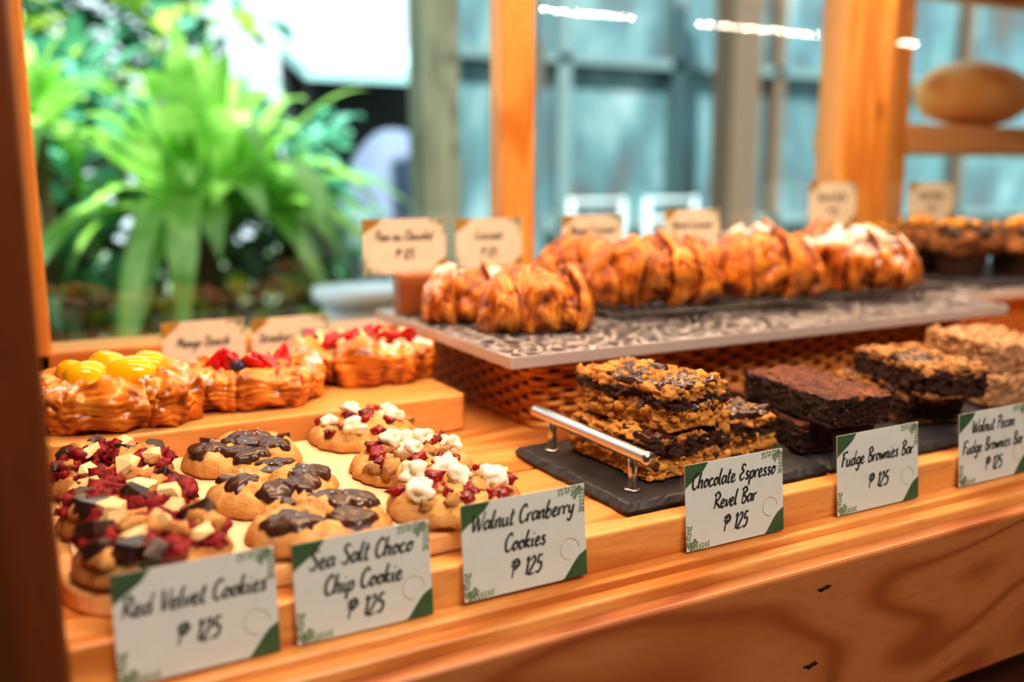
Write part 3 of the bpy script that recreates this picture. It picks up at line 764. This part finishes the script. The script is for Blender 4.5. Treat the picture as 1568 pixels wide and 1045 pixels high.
bar('walnut_fudge_brownie',.868,.700,zb,.070,.135,.031,-.25,B_wal,8,.0028,'walnut')
bar('walnut_fudge_brownie',.862,.668,zb+.034,.068,.135,.031,-.3,B_wal,9,.0028,'walnut')
bar('pecan_crumble_bar',1.015,.700,zb,.085,.12,.033,-.2,B_crumble,10,.0035,'crumble')
bar('pecan_crumble_bar',1.03,.705,zb+.036,.085,.12,.033,-.35,B_crumble,11,.0035,'crumble')
bar('pecan_crumble_bar',1.14,.70,zb,.085,.12,.033,-.2,B_crumble,12,.0035,'crumble')
# ------------------------------------------------------------------ muffins
cupm=plain('muffin_cup',(.05,.02,.012),.6)
mufc=crumb('muffin_crumb',(.07,.022,.010),(.20,.075,.026),(.50,.22,.07),60,.8)
def muffin(x,y,z,s,seed):
    random.seed(seed); e=empty('chocolate_chunk_muffin',(x,y,z)); n=40; v=[];f=[]
    for i,(r,h) in enumerate(((.028,0),(.032,.02),(.037,.042),(.034,.042))):
        for j in range(n):
            a=2*pi*j/n; q=r*s*(1+(.05 if j%2 else -.03)*(i<3)); v.append((q*math.cos(a),q*math.sin(a),h*s))
    f=[tuple(range(n))]+[(i*n+j,i*n+(j+1)%n,(i+1)*n+(j+1)%n,(i+1)*n+j) for i in range(3) for j in range(n)]
    mesh('paper_cup',v,f,cupm,e,False)
    b=Buf(); blob(b,(0,0,.045*s),(.046*s,.046*s,.026*s),.3,2.5,3); b.build('muffin_top',mufc,e)
    c=Buf(); d=Buf()
    for _ in range(60):
        a=rnd(0,6.28); q=rnd(0,.042)*s; zz=.044*s+.026*s*math.sqrt(max(0,1-(q/(.046*s))**2)); t=rnd(.012,.022)
        chunk(c,(q*math.cos(a),q*math.sin(a),zz),(t,t*.8,t*.6))
    for _ in range(18):
        a=rnd(0,6.28); q=rnd(0,.036)*s; zz=.049*s+.026*s*math.sqrt(max(0,1-(q/(.046*s))**2)); t=rnd(.005,.010)
        blob(d,(q*math.cos(a),q*math.sin(a),zz),(t,t,t*.7),.5)
    c.build('chocolate_chunks',choc,e,False,.001); d.build('crumbs',C_oat,e)
for i,(x,y,z) in enumerate(((1.29,1.10,.070),(1.415,1.03,.0782),(1.43,1.125,.0782),(1.52,1.00,.0782),(1.62,1.06,.0782))): muffin(x,y,z,1.18,40+i)
bl=empty('bread_loaf',(2.04,1.49,.347)); b=Buf(); blob(b,(0,0,.078),(.165,.10,.076),.06,1.5,4,0)
bread=crumb('bread_crust',(.66,.26,.06),(.88,.48,.15),(.95,.72,.42),12,.2,.5)
b.build('crust',bread,bl)
# ------------------------------------------------------------------ outside
gnd=box('ground_outside',-6,14,1.72,16,-1.05,-1.0,plain('garden_ground',(.10,.16,.09),.9),None,0)
def frond(buf,base,az,L,w,rise,droop,n=12):
    v=[];d=Vector((math.cos(az),math.sin(az),0)); s=Vector((-math.sin(az),math.cos(az),0))
    for i in range(n+1):
        t=i/n; p=Vector(base)+d*(L*t*math.cos(rise)*(1-.1*t))+Vector((0,0,L*math.sin(rise)*t-droop*L*t**2.6))
        ww=w*math.sin(pi*min(1,.10+t*.9))**.7*(1+.1*math.sin(t*22+az*5))
        v+=[p-s*ww+Vector((0,0,.25*ww)),p,p+s*ww+Vector((0,0,.25*ww))]
    f=[]
    for i in range(n): f+=[(3*i,3*i+1,3*i+4,3*i+3),(3*i+1,3*i+2,3*i+5,3*i+4)]
    buf.add(v,f)
stemm=plain('plant_stem',(.08,.06,.03),.9)
garden=empty('garden_planting')
def fern(name,c,N,L,w,mat,seed,lo=.35,hi=1.35):
    random.seed(seed); b=Buf()
    for i in range(N):
        r=rnd(lo,hi); frond(b,(c[0]+rnd(-.04,.04),c[1]+rnd(-.04,.04),c[2]),rnd(0,6.28),L*rnd(.6,1.1),w*rnd(.7,1.1),r,rnd(.35,.9)*(1.5-r*.7))
    b.build(name+'_fronds',mat,garden)
    t=Buf(); tube(t,[(c[0],c[1],-1.0),(c[0],c[1],c[2])],.05,10); t.build(name+'_stem',stemm,garden)
fern('birds_nest_fern',(.56,3.0,.06),95,.86,.056,L_fern,1,.45,1.50)
fern('small_fern',(.98,3.15,-.08),40,.36,.028,L_teal,2)
fern('small_fern',(.92,3.3,.12),40,.38,.03,L_fern,21)
fern('broadleaf',(.12,3.1,-.2),46,.50,.045,L_teal,3)
fern('broadleaf',(.62,2.85,-.42),40,.38,.04,L_teal,4)
fern('broadleaf',(.22,3.5,.35),36,.6,.05,L_teal,5)
fern('broadleaf',(.95,2.9,-.45),26,.28,.03,L_teal,6)
fern('broadleaf',(.35,2.8,-.5),30,.34,.05,L_teal,7)
fern('broadleaf',(.10,2.9,.35),30,.40,.035,L_fern,8)
def leafmass(name,N,x,y,z,s,mat,seed):
    random.seed(seed); b=Buf()
    for _ in range(N):
        frond(b,(rnd(*x),rnd(*y),rnd(*z)),rnd(0,6.28),rnd(*s),rnd(.3,.45)*s[0],rnd(-.3,.9),rnd(.1,.6),4)
    b.build(name,mat,garden)
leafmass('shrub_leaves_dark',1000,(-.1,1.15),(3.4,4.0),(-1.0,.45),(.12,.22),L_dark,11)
leafmass('shrub_leaves',700,(-.1,1.15),(3.1,3.6),(-.9,.42),(.10,.22),L_teal,12)
leafmass('tree_leaves',420,(-.3,1.08),(3.8,4.6),(.2,1.3),(.12,.22),L_teal,13)
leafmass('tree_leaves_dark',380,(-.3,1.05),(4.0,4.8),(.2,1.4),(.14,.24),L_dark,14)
leafmass('lime_leaves',110,(.2,.9),(2.8,3.0),(-.45,-.1),(.08,.16),L_lime,15)
leafmass('lime_tree_leaves',120,(-.1,.9),(3.5,3.9),(.3,1.1),(.10,.18),L_lime,16)
box('patio_pillar',1.325,1.46,3.05,3.2,-1.0,2.2,wood('weathered_timber',(.13,.14,.10),(.08,.08,.06),(.03,.03,.02),'z'),None,.01)
tb=empty('patio_table'); b=Buf(); prism(b,rrect(.66,.94,2.05,2.30,.10),-.06,-.03); prism(b,rrect(.68,.92,2.07,2.28,.09),-.32,-.06); b.build('white_tablecloth',plain('linen',(.80,.88,.94),.8,.05),tb,True)
b=Buf(); tube(b,[(.80,2.18,-1.0),(.80,2.18,-.32)],.03,10); b.build('leg',blackw,tb)
pv=empty('garden_pavilion'); dk=plain('pavilion_dark',(.02,.03,.035),.8)
mesh('awning_roof',[(1.50,5.0,.80),(2.3,5.0,.80),(2.3,5.5,.98),(1.5,5.5,.98),(1.5,5.0,.72),(2.3,5.0,.72),(2.3,5.5,.9),(1.5,5.5,.9)],[(0,1,2,3),(4,7,6,5),(0,4,5,1),(1,5,6,2),(2,6,7,3),(3,7,4,0)],plain('awning_teal',(.28,.50,.52),.7),pv,False)
box('rear_wall',1.5,2.4,5.44,5.5,-1,.9,dk,pv,0)
box('post',1.55,1.63,5.1,5.18,-1,.74,dk,pv,0)
cv=empty('canvas_parasol'); n=28; CX=1.82; v=[(CX,4.6,.46)];f=[]
for i in range(1,9):
    t=i/8
    for j in range(n):
        a=2*pi*j/n; v.append((CX+.40*t*math.cos(a),4.6+.40*t*math.sin(a),.46-.66*t**2.2+.012*math.cos(8*a)*t))
for j in range(n): f.append((0,1+j,1+(j+1)%n))
for i in range(7):
    for j in range(n): a=1+i*n; f.append((a+j,a+n+j,a+n+(j+1)%n,a+(j+1)%n))
mesh('canopy',v,f,plain('grey_canvas',(.10,.14,.22),.8,.08),cv)
b=Buf(); tube(b,[(CX,4.6,-1),(CX,4.6,.45)],.03,8); b.build('pole',blackw,cv)
nb=empty('backdrop_building'); teal=NT('teal_reflections',.6); f_=teal.noise(teal.co((1.2,.6,.5),rand=False),2.0,5,.65,.6); teal.col(teal.ramp(f_,[(.33,(.07,.065,.055)),(.42,(.05,.10,.12)),(.53,(.07,.165,.19)),(.68,(.18,.28,.30))])); teal=teal.m  # backdrop stands in for teal glass; brown reflections mixed into its colour
box('facade',2.5,12,5.6,5.8,-1,2.5,teal,nb,0)
pale=plain('pale_trim',(.11,.18,.19),.6); brn=plain('brown_column',(.10,.07,.045),.7)
for x in(3.35,4.3,5.25,6.3,7.4): box('window_mullion',x,x+.10,5.5,5.6,-1,2.5,pale if x<5 else brn,nb,0)
for z in(-.15,.95): box('transom',2.5,12,5.5,5.58,z,z+.06,pale,nb,0)
box('brown_column',4.05,4.28,4.6,4.8,-1,2.5,brn,nb,.01)
box('green_column',2.6,2.72,4.6,4.7,-1,2.5,teal,nb,.01)
pc=empty('patio_chair')
palec=plain('pale_chair',(.32,.40,.42),.6)
for dx in(0,.45):
    b=Buf()
    for px_ in(2.45+dx,2.75+dx): tube(b,[(px_,3.9,-1),(px_,3.9,.12)],.018,8)
    for zz in(.10,.0,-.1): tube(b,[(2.45+dx,3.9,zz),(2.75+dx,3.9,zz)],.015,8)
    b.build('back_frame',palec,pc)
    box('seat',2.45+dx,2.75+dx,3.55,3.9,-.5,-.46,palec,pc,.005)
# ------------------------------------------------------------------ room
floorm=wood('floor_wood',(.3,.16,.08),(.2,.1,.05),(.1,.05,.02),'x',.4)
box('floor',-3,4.5,-3.2,1.7,-1.05,-1.0,floorm,None,0)
wl=plain('interior_wall',(.45,.30,.19),.8,.05)
box('ceiling',-3,4.5,-3.2,1.6,1.9,1.95,wl,None,0)
box('wall_rear',-3,4.5,-3.3,-3.2,-1,1.9,wl,None,0)
box('wall_left',-3.1,-3,-3.2,1.6,-1,1.9,wl,None,0)
box('wall_right',4.5,4.6,-3.2,1.6,-1,1.9,wl,None,0)
box('wall_front',-3,4.5,1.62,1.70,.95,1.9,wl,None,0)
box('wall_front_left',-3,-.04,1.34,1.42,-1,.95,wl,None,0)
def area(name,loc,size,sy,p,c,rot=(0,0,0)):
    l=bpy.data.lights.new(name,'AREA'); l.shape='RECTANGLE'; l.size=size; l.size_y=sy; l.energy=p; l.color=c
    o=bpy.data.objects.new(name,l); o.location=loc; o.rotation_euler=rot; link(o); return o
area('case_strip_lamp',(.85,.86,.655),1.6,.05,11.5,(1,.74,.47),(-.30,0,0))
area('case_rear_lamp',(.85,1.14,.655),1.6,.04,4.0,(1,.70,.40))
area('room_fill',(.4,-.6,1.6),1.2,.6,36,(1,.88,.76),(.5,0,0))  # unseen fill added to brighten the card fronts
sun=bpy.data.lights.new('sun','SUN'); sun.energy=14; sun.angle=.02; sun.color=(1,.97,.88)
so=bpy.data.objects.new('sun',sun); so.rotation_euler=(math.radians(32),math.radians(-12),0); link(so)
w=bpy.data.worlds.new('World'); bpy.context.scene.world=w; w.use_nodes=True
bg=w.node_tree.nodes['Background']; bg.inputs[0].default_value=(.76,.94,1,1); bg.inputs[1].default_value=1.7
# ------------------------------------------------------------------ camera
cam=bpy.data.cameras.new('camera'); co=bpy.data.objects.new('camera',cam); link(co)
cam.sensor_width=36; cam.lens=33.3; cam.clip_start=.02
co.location=(0,0,.25); co.rotation_euler=(math.radians(90-10.2),0,math.radians(61.4-90))
cam.dof.use_dof=True; cam.dof.focus_distance=.78; cam.dof.aperture_fstop=2.2
bpy.context.scene.camera=co
for o in bpy.context.scene.objects:
    if o.parent is None: o.location.z+=1.0
vs=bpy.context.scene.view_settings
vs.view_transform='Standard'; vs.exposure=0
try: vs.look='Medium High Contrast'
except Exception: vs.look='None'
